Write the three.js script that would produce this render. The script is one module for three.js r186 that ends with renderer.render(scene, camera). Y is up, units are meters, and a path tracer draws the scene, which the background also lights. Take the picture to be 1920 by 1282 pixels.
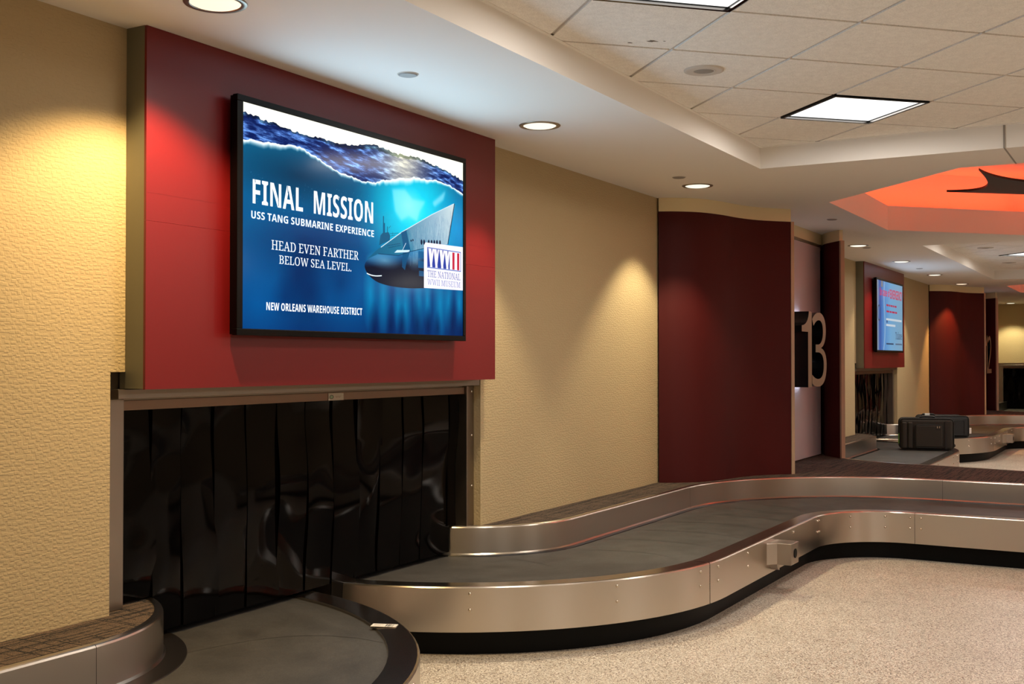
import * as THREE from 'three';
import { RoundedBoxGeometry } from 'three/addons/geometries/RoundedBoxGeometry.js';
import { mergeGeometries } from 'three/addons/utils/BufferGeometryUtils.js';
import { TextGeometry } from 'three/addons/geometries/TextGeometry.js';
import { FontLoader } from 'three/addons/loaders/FontLoader.js';
import { RectAreaLightUniformsLib } from 'three/addons/lights/RectAreaLightUniformsLib.js';

// ---------------------------------------------------------------- camera, exposure
const scene = new THREE.Scene();
scene.background = new THREE.Color(0x000000);
const renderer = new THREE.WebGLRenderer({ antialias: true });
renderer.toneMapping = THREE.LinearToneMapping;
renderer.toneMappingExposure = 1.0;
renderer.shadowMap.enabled = true;
RectAreaLightUniformsLib.init();
const FOCAL = 2140;
const camera = new THREE.PerspectiveCamera(2 * Math.atan(641 / FOCAL) * 180 / Math.PI, 1920 / 1282, 0.05, 80);
camera.position.set(0, 1.5, 3.53);
camera.rotation.order = 'YXZ';
camera.rotation.y = -(90 - 29.7) * Math.PI / 180;
camera.rotation.x = Math.atan(33 / FOCAL);

// light levels of the fittings
const TROFFER = 24, TROFFER_GLOW = 1.6, TROFFER_COLOR = [1, 0.92, 0.84];
const COVE = 24, COVE_COLOR = [1, 0.075, 0.028];

// ---------------------------------------------------------------- helpers
function rng(a) { return () => { a |= 0; a = a + 0x6D2B79F5 | 0; let t = Math.imul(a ^ a >>> 15, 1 | a); t = t + Math.imul(t ^ t >>> 7, 61 | t) ^ t; return ((t ^ t >>> 14) >>> 0) / 4294967296; }; }
const names = {};
function numbered(n) { const k = names[n] = (names[n] ?? -1) + 1; return k ? n + '_' + String(k).padStart(3, '0') : n; }
function shade(o) { o.castShadow = true; o.receiveShadow = true; return o; }
function part(name, geo, mat, parent, label) { const m = shade(new THREE.Mesh(geo, mat)); m.name = name; if (label) m.userData.label = label; parent.add(m); return m; }
function thing(name, label, category, pos = [0, 0, 0], group) {
  const g = new THREE.Group(); g.name = numbered(name); g.position.set(...pos); g.userData = { label, category }; if (group) g.userData.group = group; scene.add(g); return g;
}
function single(name, geo, mat, label, category, group) {
  const m = shade(new THREE.Mesh(geo, mat)); m.name = numbered(name); m.userData = { label, category }; if (group) m.userData.group = group; scene.add(m); return m;
}
function struct(name, geo, mat, parent = scene) { const m = shade(new THREE.Mesh(geo, mat)); m.name = name; m.userData.kind = 'structure'; parent.add(m); return m; }
function structGroup(name) { const g = new THREE.Group(); g.name = name; g.userData.kind = 'structure'; scene.add(g); return g; }
function bx(w, h, d, x = 0, y = 0, z = 0) {
  const g = new THREE.BoxGeometry(w, h, d), uv = g.attributes.uv, dim = [[d, h], [d, h], [w, d], [w, d], [w, h], [w, h]];
  for (let i = 0; i < 24; i++) { const [a, b] = dim[i >> 2]; uv.setXY(i, uv.getX(i) * a, uv.getY(i) * b); }
  return g.translate(x, y, z);
}
function span(x0, x1, y0, y1, z0, z1) { return bx(x1 - x0, y1 - y0, z1 - z0, (x0 + x1) / 2, (y0 + y1) / 2, (z0 + z1) / 2); }
function rspan(x0, x1, y0, y1, z0, z1, r = 0.003) { const g = new RoundedBoxGeometry(x1 - x0, y1 - y0, z1 - z0, 2, r); return g.translate((x0 + x1) / 2, (y0 + y1) / 2, (z0 + z1) / 2); }
function poly(pts) { const s = new THREE.Shape(); pts.forEach(([x, y], i) => i ? s.lineTo(x, y) : s.moveTo(x, y)); s.closePath(); return s; }
function slab(shape, y0, y1) { // plan shape (x, z) between two heights
  const g = new THREE.ExtrudeGeometry(shape, { depth: y1 - y0, bevelEnabled: false, curveSegments: 24 }); return g.rotateX(Math.PI / 2).translate(0, y1, 0);
}
// ---- plan paths: corners [x, z, radius]
function filletPath(corners) {
  const P = [];
  const push = (x, z) => { const l = P[P.length - 1]; if (!l || Math.hypot(l[0] - x, l[1] - z) > 1e-4) P.push([x, z]); };
  corners.forEach((c, i) => {
    if (!i || i === corners.length - 1) return push(c[0], c[1]);
    const a = corners[i - 1], b = corners[i + 1];
    const u = new THREE.Vector2(a[0] - c[0], a[1] - c[1]).normalize(), v = new THREE.Vector2(b[0] - c[0], b[1] - c[1]).normalize();
    const half = Math.acos(THREE.MathUtils.clamp(u.dot(v), -1, 1)) / 2, r = c[2], t = r / Math.tan(half);
    const mid = u.clone().add(v).normalize().multiplyScalar(r / Math.sin(half)), cx = c[0] + mid.x, cz = c[1] + mid.y;
    let a0 = Math.atan2(c[1] + u.y * t - cz, c[0] + u.x * t - cx), a1 = Math.atan2(c[1] + v.y * t - cz, c[0] + v.x * t - cx), d = a1 - a0;
    while (d > Math.PI) d -= 2 * Math.PI; while (d < -Math.PI) d += 2 * Math.PI;
    const n = Math.max(6, Math.ceil(Math.abs(d) / 0.06));
    for (let k = 0; k <= n; k++) push(cx + r * Math.cos(a0 + d * k / n), cz + r * Math.sin(a0 + d * k / n));
  });
  return makePath(P);
}
function makePath(P) {
  const s = [0], T = [];
  for (let i = 1; i < P.length; i++) s.push(s[i - 1] + Math.hypot(P[i][0] - P[i - 1][0], P[i][1] - P[i - 1][1]));
  for (let i = 0; i < P.length; i++) {
    const seg = (j) => { const l = s[j + 1] - s[j]; return [(P[j + 1][0] - P[j][0]) / l, (P[j + 1][1] - P[j][1]) / l]; };
    const a = seg(Math.max(0, i - 1)), b = seg(Math.min(P.length - 2, i)), x = a[0] + b[0], z = a[1] + b[1], l = Math.hypot(x, z); T.push([x / l, z / l]);
  }
  return { P, s, T, length: s[s.length - 1] };
}
function at(path, q) { // point, tangent, and the normal that points to the belt
  const { P, s, T } = path; let i = 0; while (i < s.length - 2 && s[i + 1] < q) i++;
  const f = (q - s[i]) / (s[i + 1] - s[i]), L = (a, b) => a + (b - a) * f, tx = L(T[i][0], T[i + 1][0]), tz = L(T[i][1], T[i + 1][1]), l = Math.hypot(tx, tz);
  return { x: L(P[i][0], P[i + 1][0]), z: L(P[i][1], P[i + 1][1]), tx: tx / l, tz: tz / l, nx: -tz / l, nz: tx / l };
}
function stations(path, s0, s1, step = 0.25) {
  const q = [s0]; for (const v of path.s) if (v > s0 + 1e-3 && v < s1 - 1e-3) q.push(v); q.push(s1);
  const out = [q[0]]; for (let i = 1; i < q.length; i++) { const n = Math.ceil((q[i] - q[i - 1]) / step); for (let k = 1; k <= n; k++) out.push(q[i - 1] + (q[i] - q[i - 1]) * k / n); }
  return out;
}
function sweep(path, s0, s1, prof, closed = false) { // prof: [offset to the belt side, height]
  const pos = [], nor = [], uv = [], idx = [], st = stations(path, s0, s1).map((q) => [q, at(path, q)]);
  const area = prof.reduce((a, p, i) => { const n = prof[(i + 1) % prof.length]; return a + p[0] * n[1] - n[0] * p[1]; }, 0), sg = closed ? Math.sign(area) : 1;
  let v0 = 0;
  for (let e = 0; e < prof.length - (closed ? 0 : 1); e++) {
    const a = prof[e], b = prof[(e + 1) % prof.length], dx = b[0] - a[0], dy = b[1] - a[1], l = Math.hypot(dx, dy), no = sg * dy / l, ny = -sg * dx / l, base = pos.length / 3;
    st.forEach(([q, p], i) => {
      for (const [c, v] of [[a, v0], [b, v0 + l]]) { pos.push(p.x + p.nx * c[0], c[1], p.z + p.nz * c[0]); nor.push(p.nx * no, ny, p.nz * no); uv.push(q, v); }
      if (i) { const k = base + 2 * i - 2; idx.push(k, k + 1, k + 2, k + 1, k + 3, k + 2); }
    });
    v0 += l;
  }
  if (closed) for (const [end, dir] of [[st[0], -1], [st[st.length - 1], 1]]) {
    const base = pos.length / 3, p = end[1]; prof.forEach((c) => { pos.push(p.x + p.nx * c[0], c[1], p.z + p.nz * c[0]); nor.push(p.tx * dir, 0, p.tz * dir); uv.push(c[0], c[1]); });
    for (const t of THREE.ShapeUtils.triangulateShape(prof.map((c) => new THREE.Vector2(...c)), [])) idx.push(base + t[0], base + t[1], base + t[2]);
  }
  for (let i = 0; i < idx.length; i += 3) { // wind every face with its normal
    const [a, b, c] = [idx[i] * 3, idx[i + 1] * 3, idx[i + 2] * 3], ux = pos[b] - pos[a], uy = pos[b + 1] - pos[a + 1], uz = pos[b + 2] - pos[a + 2], vx = pos[c] - pos[a], vy = pos[c + 1] - pos[a + 1], vz = pos[c + 2] - pos[a + 2];
    if ((uy * vz - uz * vy) * nor[a] + (uz * vx - ux * vz) * nor[a + 1] + (ux * vy - uy * vx) * nor[a + 2] < 0) [idx[i + 1], idx[i + 2]] = [idx[i + 2], idx[i + 1]];
  }
  const g = new THREE.BufferGeometry();
  g.setAttribute('position', new THREE.Float32BufferAttribute(pos, 3)); g.setAttribute('normal', new THREE.Float32BufferAttribute(nor, 3)); g.setAttribute('uv', new THREE.Float32BufferAttribute(uv, 2)); g.setIndex(idx);
  return g;
}

// ---------------------------------------------------------------- textures
function dataTex(n, fn, srgb = true) {
  const d = new Uint8Array(n * n * 4); fn((x, y, r, g = r, b = r) => { const o = (y * n + x) * 4; d[o] = r; d[o + 1] = g; d[o + 2] = b; d[o + 3] = 255; });
  const t = new THREE.DataTexture(d, n, n); t.wrapS = t.wrapT = THREE.RepeatWrapping; t.magFilter = THREE.LinearFilter; t.minFilter = THREE.LinearMipmapLinearFilter; if (srgb) t.colorSpace = THREE.SRGBColorSpace; t.needsUpdate = true; return t;
}
function grid(n, cells, seed) { // periodic value noise
  const r = rng(seed), v = Array.from({ length: cells * cells }, r), sm = (t) => t * t * (3 - 2 * t);
  return (x, y) => { const fx = x / n * cells, fy = y / n * cells, ix = Math.floor(fx), iy = Math.floor(fy), a = sm(fx - ix), b = sm(fy - iy), V = (i, j) => v[((j % cells + cells) % cells) * cells + (i % cells + cells) % cells];
    return (V(ix, iy) * (1 - a) + V(ix + 1, iy) * a) * (1 - b) + (V(ix, iy + 1) * (1 - a) + V(ix + 1, iy + 1) * a) * b; };
}
const cl = (v) => Math.max(0, Math.min(255, v | 0));
function rep(t, k) { t.repeat.set(k, k); return t; }
const texTerrazzo = rep(dataTex(1024, (put) => {
  const n = 1024, r = rng(5), big = grid(n, 6, 7), fine = grid(n, 256, 9), mid = grid(n, 128, 10), pal = [[206, 194, 176], [190, 175, 156], [218, 208, 192], [176, 160, 142]];
  const buf = new Float32Array(n * n * 3);
  for (let y = 0; y < n; y++) for (let x = 0; x < n; x++) { const k = Math.floor(mid(x, y) * 3.99), c = pal[k], o = (y * n + x) * 3, w = (fine(x, y) - 0.5) * 34 + (big(x, y) - 0.5) * 12; for (let i = 0; i < 3; i++) buf[o + i] = c[i] + w; }
  for (let k = 0; k < 13000; k++) { const cx = r() * n, cy = r() * n, a = 1.5 + r() * 3, b = 1.2 + r() * 1.9, dark = r(), col = dark < 0.55 ? [112, 92, 76] : dark < 0.75 ? [78, 66, 56] : [236, 228, 214], th = r() * 3;
    for (let y = -4; y <= 4; y++) for (let x = -4; x <= 4; x++) { const u = x * Math.cos(th) + y * Math.sin(th), v = -x * Math.sin(th) + y * Math.cos(th); if ((u / a) ** 2 + (v / b) ** 2 < 1) { const o = (((cy + y + n | 0) % n) * n + ((cx + x + n | 0) % n)) * 3; for (let i = 0; i < 3; i++) buf[o + i] = col[i]; } } }
  for (let y = 0; y < n; y++) for (let x = 0; x < n; x++) { const o = (y * n + x) * 3; put(x, y, cl(buf[o]), cl(buf[o + 1]), cl(buf[o + 2])); }
}), 0.9);
const texWallBump = rep(dataTex(512, (put) => { // embossed basket-weave dashes
  const n = 512, r = rng(21), b = new Float32Array(n * n).fill(90), f = grid(n, 128, 22);
  for (let j = 0; j < 32; j++) for (let i = 0; i < 24; i++) {
    const w = 11 + r() * 13, h = 6 + r() * 7, cx = (i + (j % 2) * 0.5 + (r() - 0.5) * 0.8) * n / 24, cy = (j + (r() - 0.5) * 0.75) * n / 32;
    for (let y = -8; y <= 8; y++) for (let x = -14; x <= 14; x++) { const d = Math.max(Math.abs(x) / (w / 2), Math.abs(y) / (h / 2)); if (d < 1.15) { const o = ((cy + y + n | 0) % n) * n + ((cx + x + n | 0) % n); b[o] = Math.max(b[o], 90 + 140 * Math.min(1, (1.15 - d) * 3)); } }
  }
  for (let y = 0; y < n; y++) for (let x = 0; x < n; x++) put(x, y, cl(b[y * n + x] + (f(x, y) - 0.5) * 50));
}, false), 1 / 0.5);
const texCarpet = rep(dataTex(1024, (put) => {
  const n = 1024, r = rng(31), b = new Float32Array(n * n), f = grid(n, 512, 33), g = grid(n, 40, 34);
  for (let k = 0; k < 190; k++) { const horiz = k % 5 < 3, len = 120 + r() * 520, w = 3 + r() * 6; let x = r() * n, y = r() * n;
    for (let t = 0; t < len; t++) { const wob = (g((x + t) % n, y) - 0.5) * 8; for (let j = 0; j < w; j++) { const X = horiz ? x + t : x + j + wob, Y = horiz ? y + j + wob : y + t; b[((Y + 2 * n | 0) % n) * n + ((X + 2 * n | 0) % n)] = 1; } } }
  for (let y = 0; y < n; y++) for (let x = 0; x < n; x++) { const w = 0.62 + f(x, y) * 0.7, c = b[y * n + x] && f(x + 77, y) > 0.2 ? [22, 17, 14] : [90, 73, 60]; put(x, y, cl(c[0] * w), cl(c[1] * w), cl(c[2] * w)); }
}), 1 / 1.0);
const texCarpetBump = rep(dataTex(256, (put) => { const f = grid(256, 128, 41); for (let y = 0; y < 256; y++) for (let x = 0; x < 256; x++) put(x, y, cl(f(x, y) * 255)); }, false), 4);
const texTile = rep(dataTex(512, (put) => {
  const n = 512, f = grid(n, 170, 61), m = grid(n, 24, 62), r = rng(63), pin = new Uint8Array(n * n);
  for (let k = 0; k < 1500; k++) { const x = r() * n | 0, y = r() * n | 0; pin[y * n + x] = 1; if (r() < 0.4) pin[y * n + (x + 1) % n] = 1; }
  for (let y = 0; y < n; y++) for (let x = 0; x < n; x++) { const v = (f(x, y) - 0.5) * 20 + (m(x, y) - 0.5) * 8 - (pin[y * n + x] ? 60 : 0); put(x, y, cl(243 + v), cl(238 + v), cl(230 + v)); }
}), 1 / 0.6);
const texRubber = rep(dataTex(512, (put) => {
  const n = 512, f = grid(n, 256, 71), m = grid(n, 9, 72), c = grid(n, 40, 73);
  for (let y = 0; y < n; y++) for (let x = 0; x < n; x++) { const v = (f(x, y) - 0.5) * 14 + (m(x, y) - 0.5) * 14 + (c(x, y) - 0.5) * 6; put(x, y, cl(57 + v), cl(54 + v), cl(51 + v)); }
}), 1.2);
const texPaint = rep(dataTex(256, (put) => { const f = grid(256, 90, 81), c = grid(256, 20, 82); for (let y = 0; y < 256; y++) for (let x = 0; x < 256; x++) put(x, y, cl(128 + (f(x, y) - 0.5) * 90 + (c(x, y) - 0.5) * 50)); }, false), 2.5);
const texFabric = rep(dataTex(256, (put) => { const r = rng(91); for (let y = 0; y < 256; y++) for (let x = 0; x < 256; x++) put(x, y, cl(((x >> 1) + (y >> 1)) % 2 ? 150 + r() * 60 : 70 + r() * 60)); }, false), 6);

const M = {};
const mat = (o) => new THREE.MeshPhysicalMaterial(o);
M.wallpaper = mat({ color: 0xb7a27b, roughness: 0.75, bumpMap: texWallBump, bumpScale: 0.0014 });
M.plainWall = mat({ color: 0xd2bd92, roughness: 0.8 });
M.paint = mat({ color: 0xf2ede6, roughness: 0.75, bumpMap: texPaint, bumpScale: 0.0003 });
M.frieze = mat({ color: 0xe4d3aa, roughness: 0.8 });
M.floor = mat({ map: texTerrazzo, roughness: 0.42 });
M.carpet = mat({ map: texCarpet, roughness: 1, bumpMap: texCarpetBump, bumpScale: 0.004 });
M.steel = mat({ color: 0xc6bdb2, metalness: 1, roughness: 0.28, anisotropy: 0.6, anisotropyRotation: Math.PI / 2 });
M.steelLip = mat({ color: 0xb4aba0, metalness: 1, roughness: 0.2 });
M.steelPlain = mat({ color: 0xb8aea3, metalness: 1, roughness: 0.36 });
M.wiper = mat({ color: 0x16120f, roughness: 0.35 });
M.frameSteel = mat({ color: 0x9a8f84, metalness: 1, roughness: 0.34 });
M.railSteel = mat({ color: 0x86705f, metalness: 1, roughness: 0.32 });
M.skirt = mat({ color: 0x030303, roughness: 0.5, specularIntensity: 0.3 });
M.rubber = mat({ map: texRubber, roughness: 0.62 });
M.red = mat({ color: 0x6e1215, roughness: 0.32, bumpMap: texPaint, bumpScale: 0.0001 });
M.pierRed = mat({ color: 0x430504, specularIntensity: 0.5, roughness: 0.6, bumpMap: texPaint, bumpScale: 0.0002 });
M.olive = mat({ color: 0x7c7a68, roughness: 0.5, metalness: 0.25 });
M.black = mat({ color: 0x030303, roughness: 0.25, specularIntensity: 0.4 });
M.blackMatte = mat({ color: 0x0a0909, roughness: 0.85 });
M.pvc = mat({ color: 0x030202, roughness: 0.07, ior: 1.4, specularIntensity: 0.32 });
M.trimWood = mat({ color: 0xb49a80, roughness: 0.45 });
M.acrylic = mat({ color: 0xd6cbd2, roughness: 0.55, transmission: 0.25, thickness: 0 });
M.digitFace = mat({ color: 0x9a8a70, roughness: 0.4, metalness: 0.3 });
M.digitSide = mat({ color: 0x08080a, roughness: 0.25 });
M.tile = mat({ map: texTile, roughness: 0.9 });
M.tbar = mat({ color: 0xc4bab0, roughness: 0.5 });
M.grille = mat({ color: 0xd0c6ba, roughness: 0.6 });
M.plate = mat({ color: 0x9a938c, roughness: 0.5 });
M.trimRing = mat({ color: 0xa89c88, roughness: 0.3, metalness: 0.8 });
M.reflector = mat({ color: 0xd8cdb8, roughness: 0.12, metalness: 1 });
M.coveWhite = mat({ color: 0xe6ddd2, roughness: 0.85 });
M.sculpture = mat({ color: 0x140b08, roughness: 0.6 });
M.rivet = mat({ color: 0xcfc4b4, metalness: 1, roughness: 0.22 });
M.roomWall = mat({ color: 0xb09c7e, roughness: 0.85 });

// ---------------------------------------------------------------- measures
const BAY = 12.25, CEIL = 2.8, TILE_Y = 2.945, LEDGE = 0.515, BELT = 0.345, X0 = -5, X1 = 29, ZF = 10.5, SOFFIT_Z = 1.155;
const coffers = [{ x0: 1.36, x1: 7.58, nx: 5.404 }, { x0: 13.61, x1: 20.0, nx: 15.807 }];
const COFFER_Z1 = 5.95, octCentres = [10.64, 22.95], OCT_Z = 3.54;
const octagon = (cx, k = 1) => [[1.16, -2.4], [2.42, -1.2], [2.42, 1.2], [1.16, 2.4], [-1.16, 2.4], [-2.42, 1.2], [-2.42, -1.2], [-1.16, -2.4]].map(([x, z]) => [cx + x * k, OCT_Z + z * k]);
const lamps = [[0.55, 0.53], [3.06, 0.54], [5.565, 0.533], [8.085, 0.516], [13.231, 0.522], [15.675, 0.528], [18.385, 0.5], [20.829, 0.535], [28.47, 0.495]];

// ---------------------------------------------------------------- the setting
struct('floor', span(X0, X1, -0.12, 0, -1.8, ZF), M.floor);
{
  const open = (x) => [[x + 3.06, 0], [x + 3.06, 1.452], [x + 5.81, 1.452], [x + 5.81, 0]];
  const s = poly([[X0, 0], ...open(0), ...open(BAY), [X1, 0], [X1, CEIL + 0.1], [X0, CEIL + 0.1]]);
  struct('wall_back', new THREE.ExtrudeGeometry(s, { depth: 0.15, bevelEnabled: false }).translate(0, 0, -0.15), M.wallpaper);
  const e = poly([[-ZF, 0], [-2.9, 0], [-2.9, 1.42], [-0.15, 1.42], [-0.15, 0], [0.15, 0], [0.15, CEIL + 0.1], [-ZF, CEIL + 0.1]]);
  struct('wall_right', new THREE.ExtrudeGeometry(e, { depth: 0.15, bevelEnabled: false }).rotateY(Math.PI / 2).translate(X1, 0, 0), M.wallpaper);
  struct('wall_left', span(X0 - 0.15, X0, 0, CEIL + 0.1, -0.15, ZF), M.roomWall);
  struct('wall_front', span(X0, X1, 0, CEIL + 0.1, ZF, ZF + 0.15), M.roomWall);
  for (const x of [0, BAY]) { // the dark conveyor room behind each opening
    const g = structGroup('wall_recess' + (x ? '_001' : ''));
    part('back', span(x + 2.6, x + 6.4, 0, 1.6, -1.8, -1.7), M.roomWall, g); part('side', span(x + 2.5, x + 2.6, 0, 1.6, -1.8, -0.15), M.roomWall, g);
    part('side', span(x + 6.4, x + 6.5, 0, 1.6, -1.8, -0.15), M.roomWall, g); part('top', span(x + 2.5, x + 6.5, 1.6, 1.7, -1.8, -0.15), M.roomWall, g);
  }
  const g = structGroup('wall_recess_002');
  part('back', span(X1 + 1.4, X1 + 1.5, 0, 1.6, 0, 3.1), M.roomWall, g); part('side', span(X1 + 0.15, X1 + 1.5, 0, 1.6, -0.05, 0.05), M.roomWall, g); part('side', span(X1 + 0.15, X1 + 1.5, 0, 1.6, 3, 3.1), M.roomWall, g);
  part('top', span(X1 + 0.15, X1 + 1.5, 1.6, 1.7, -0.05, 3.1), M.roomWall, g);
}
{ // plaster soffit with the coffers, the coves and the lamp holes cut out
  const s = poly([[X0, -0.15], [X1 + 0.15, -0.15], [X1 + 0.15, ZF + 0.15], [X0, ZF + 0.15]]);
  for (const c of coffers) s.holes.push(new THREE.Path([[c.x0, SOFFIT_Z], [c.x1, SOFFIT_Z], [c.x1, COFFER_Z1], [c.x0, COFFER_Z1]].map((p) => new THREE.Vector2(...p))));
  for (const x of octCentres) s.holes.push(new THREE.Path(octagon(x).map((p) => new THREE.Vector2(...p))));
  for (const [x, z] of lamps) { const h = new THREE.Path(); h.absarc(x, z, 0.1, 0, Math.PI * 2); s.holes.push(h); }
  struct('ceiling', slab(s, CEIL, TILE_Y), M.paint);
}
function clip(pts, c) {
  const cut = (p, f, mix) => p.flatMap((a, i) => { const b = p[(i + 1) % p.length], fa = f(a), fb = f(b), o = []; if (fa >= 0) o.push(a); if (fa * fb < 0) { const t = fa / (fa - fb); o.push([a[0] + (b[0] - a[0]) * t, a[1] + (b[1] - a[1]) * t]); } return o; });
  let p = pts; for (const f of [(a) => a[0] - c.x0 - 0.004, (a) => c.x1 - 0.004 - a[0], (a) => a[1] - SOFFIT_Z - 0.004, (a) => COFFER_Z1 - 0.004 - a[1]]) p = p.length ? cut(p, f) : p; return p;
}
const K = 0.431, troffers = [], tileSpeakers = [];
coffers.forEach((c, ci) => {
  const g = structGroup('ceiling_suspended' + (ci ? '_001' : '')), node = (i, j) => [c.nx + K * (i - j), 1.981 + K * (i + j)];
  const lights = ci ? [[1, -2], [-2, 1], [4, 1], [1, 4], [-2, 7]] : [[1, -2], [-2, 1], [4, 1], [1, 4], [-5, 4], [-2, 7]], in_ = 0.010;
  const full = slab(poly([[0, -K + in_ * 1.4], [K - in_ * 1.4, 0], [0, K - in_ * 1.4], [-K + in_ * 1.4, 0]]), 0, 0.014);
  for (let i = -14; i <= 14; i++) for (let j = -14; j <= 14; j++) {
    const [cx, cz] = node(i + 0.5, j + 0.5), h = K - in_ * 1.4, corner = [[cx, cz - h], [cx + h, cz], [cx, cz + h], [cx - h, cz]], p = clip(corner, c);
    if (p.length < 3) continue;
    const a = Math.abs(p.reduce((s, q, k) => { const n = p[(k + 1) % p.length]; return s + q[0] * n[1] - n[0] * q[1]; }, 0)) / 2; if (a < 0.002) continue;
    if (lights.some(([u, v]) => u === i && v === j) && a > 0.3) { troffers.push([cx, cz, ci]); continue; }
    if (a > 0.34) { const t = part('ceiling_tile', full, M.tile, g); t.position.set(cx, TILE_Y, cz); t.rotation.y = ((i * 7 + j * 3) & 3) * Math.PI / 2; }
    else part('ceiling_tile', slab(poly(p), TILE_Y, TILE_Y + 0.014), M.tile, g);
  }
  // the T-bars, one per grid line
  const len = (p0, d) => { let lo = -1e9, hi = 1e9; for (const [p, q, a, b] of [[p0[0], d[0], c.x0, c.x1], [p0[1], d[1], SOFFIT_Z, COFFER_Z1]]) { const u = (a - p) / q, v = (b - p) / q; lo = Math.max(lo, Math.min(u, v)); hi = Math.min(hi, Math.max(u, v)); } return [lo, hi]; };
  for (let k = -14; k <= 14; k++) for (const dir of [1, -1]) {
    const p0 = dir > 0 ? node(0, k) : node(k, 0), d = [Math.SQRT1_2 * dir, Math.SQRT1_2], [lo, hi] = len(p0, d); if (hi - lo < 0.03) continue;
    const b = part('grid_bar', bx(hi - lo, 0.006, 0.03), M.tbar, g), m = (lo + hi) / 2; b.position.set(p0[0] + d[0] * m, TILE_Y + 0.011, p0[1] + d[1] * m); b.rotation.y = -Math.atan2(d[1], d[0]);
  }
  part('edge_angle', span(c.x0, c.x1, TILE_Y - 0.003, TILE_Y + 0.001, SOFFIT_Z, SOFFIT_Z + 0.02), M.paint, g); part('edge_angle', span(c.x1 - 0.02, c.x1, TILE_Y - 0.003, TILE_Y + 0.001, SOFFIT_Z, COFFER_Z1), M.paint, g);
});
octCentres.forEach((cx, k) => { // raised octagonal cove, lit from tubes behind its lip
  const g = structGroup('ceiling_cove' + (k ? '_001' : '')), hole = (s, kk) => { s.holes.push(new THREE.Path(octagon(cx, kk).map((p) => new THREE.Vector2(...p)))); return s; };
  part('lip', slab(hole(poly(octagon(cx, 1.19)), 1), TILE_Y, 3.03), M.paint, g); part('lip_upstand', slab(hole(poly(octagon(cx, 1.012)), 1), 3.03, 3.045), M.paint, g);
  part('cove_wall', slab(hole(poly(octagon(cx, 1.2)), 1.18), 3.03, 3.47), M.coveWhite, g); part('cove_ceiling', slab(poly(octagon(cx, 1.2)), 3.47, 3.5), M.coveWhite, g);
});
{ // control joint in the plaster between coffer and cove
  const g = structGroup('trim_1'); part('joint', span(7.574, 7.583, CEIL, TILE_Y, 2.686, 2.698), M.plate, g); part('joint', span(7.58, 8.22, CEIL - 0.002, CEIL + 0.004, 2.688, 2.698), M.plate, g);
}

// ---------------------------------------------------------------- ceiling fittings
const glow = (c, k) => new THREE.MeshStandardMaterial({ color: 0x111111, emissive: new THREE.Color().setRGB(...c), emissiveIntensity: k, roughness: 0.6 });
const trofferMat = glow([1, 0.985, 0.95], TROFFER_GLOW);
troffers.forEach(([x, z, ci], i) => {
  const seenFull = Math.abs(x - 6.697) < 0.05 && z < 2.1, seenCut = Math.abs(x - 4.111) < 0.05 && z < 2.1;
  const g = thing('ceiling_light', seenFull ? 'square white recessed ceiling light near the inner corner of the nearest tile coffer' : seenCut ? 'square white recessed ceiling light beside the scuffed ceiling tile' : ci ? 'square recessed ceiling light in the tile coffer beyond the orange cove' : 'square recessed ceiling light in the middle of the nearest tile coffer', 'ceiling light', [x, TILE_Y, z], seenFull || seenCut ? 'square lights in the tile coffers' : ci ? 'square lights in the far tile coffer' : 'square lights in the near tile coffer');
  g.rotation.y = Math.PI / 4;
  for (const s of [-1, 1]) { part('frame', bx(0.6, 0.03, 0.018, 0, 0.008, s * 0.291), M.black, g); part('frame', bx(0.018, 0.03, 0.564, s * 0.291, 0.008, 0), M.black, g); }
  part('housing', bx(0.6, 0.01, 0.6, 0, 0.03, 0), M.plate, g);
  part('diffuser', bx(0.564, 0.006, 0.564, 0, 0.012, 0), trofferMat, g, 'glowing white diffuser');
  const L = new THREE.RectAreaLight(new THREE.Color().setRGB(...TROFFER_COLOR), TROFFER, 0.55, 0.55); L.position.set(x, TILE_Y + 0.004, z); L.lookAt(x, 0, z); L.rotation.z += Math.PI / 4; L.name = 'ceiling_light_glow'; scene.add(L);
});
for (const [x, w] of [[-2.5, 'beside the left wall'], [2, 'across from the golden downlight'], [6.5, 'across from the plain wallpaper'], [11, 'across from the orange cove'], [15.5, 'across from the far display panel'], [20, 'across from the far pier'], [24.5, 'beside the end wall']]) { // flush square lights over the aisle behind the photographer
  const g = thing('aisle_light', 'square white ceiling light over the aisle ' + w, 'ceiling light', [x, CEIL, 7.6], 'square lights over the aisle');
  for (const s of [-1, 1]) { part('frame', bx(0.6, 0.03, 0.018, 0, -0.012, s * 0.291), M.tbar, g); part('frame', bx(0.018, 0.03, 0.564, s * 0.291, -0.012, 0), M.tbar, g); }
  part('diffuser', bx(0.564, 0.006, 0.564, 0, -0.008, 0), trofferMat, g, 'glowing white diffuser');
  const L = new THREE.RectAreaLight(new THREE.Color().setRGB(...TROFFER_COLOR), TROFFER * 2.4, 0.55, 0.55); L.position.set(x, CEIL - 0.03, 7.6); L.lookAt(x, 0, 7.6); L.name = 'aisle_light_glow'; scene.add(L);
}
const lampLook = { 0: [9, [1, 0.74, 0.42], 58], 1: [16, [1, 0.7, 0.32], 61], 2: [10, [1, 0.84, 0.58], 43], 3: [12, [1, 0.86, 0.56], 48], 4: [7, [1, 0.86, 0.6], 48], 5: [5, [1, 0.8, 0.55], 52], 6: [7, [1, 0.85, 0.62], 44], 7: [14, [1, 0.52, 0.17], 40], 8: [12, [1, 0.9, 0.55], 50] };
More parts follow.
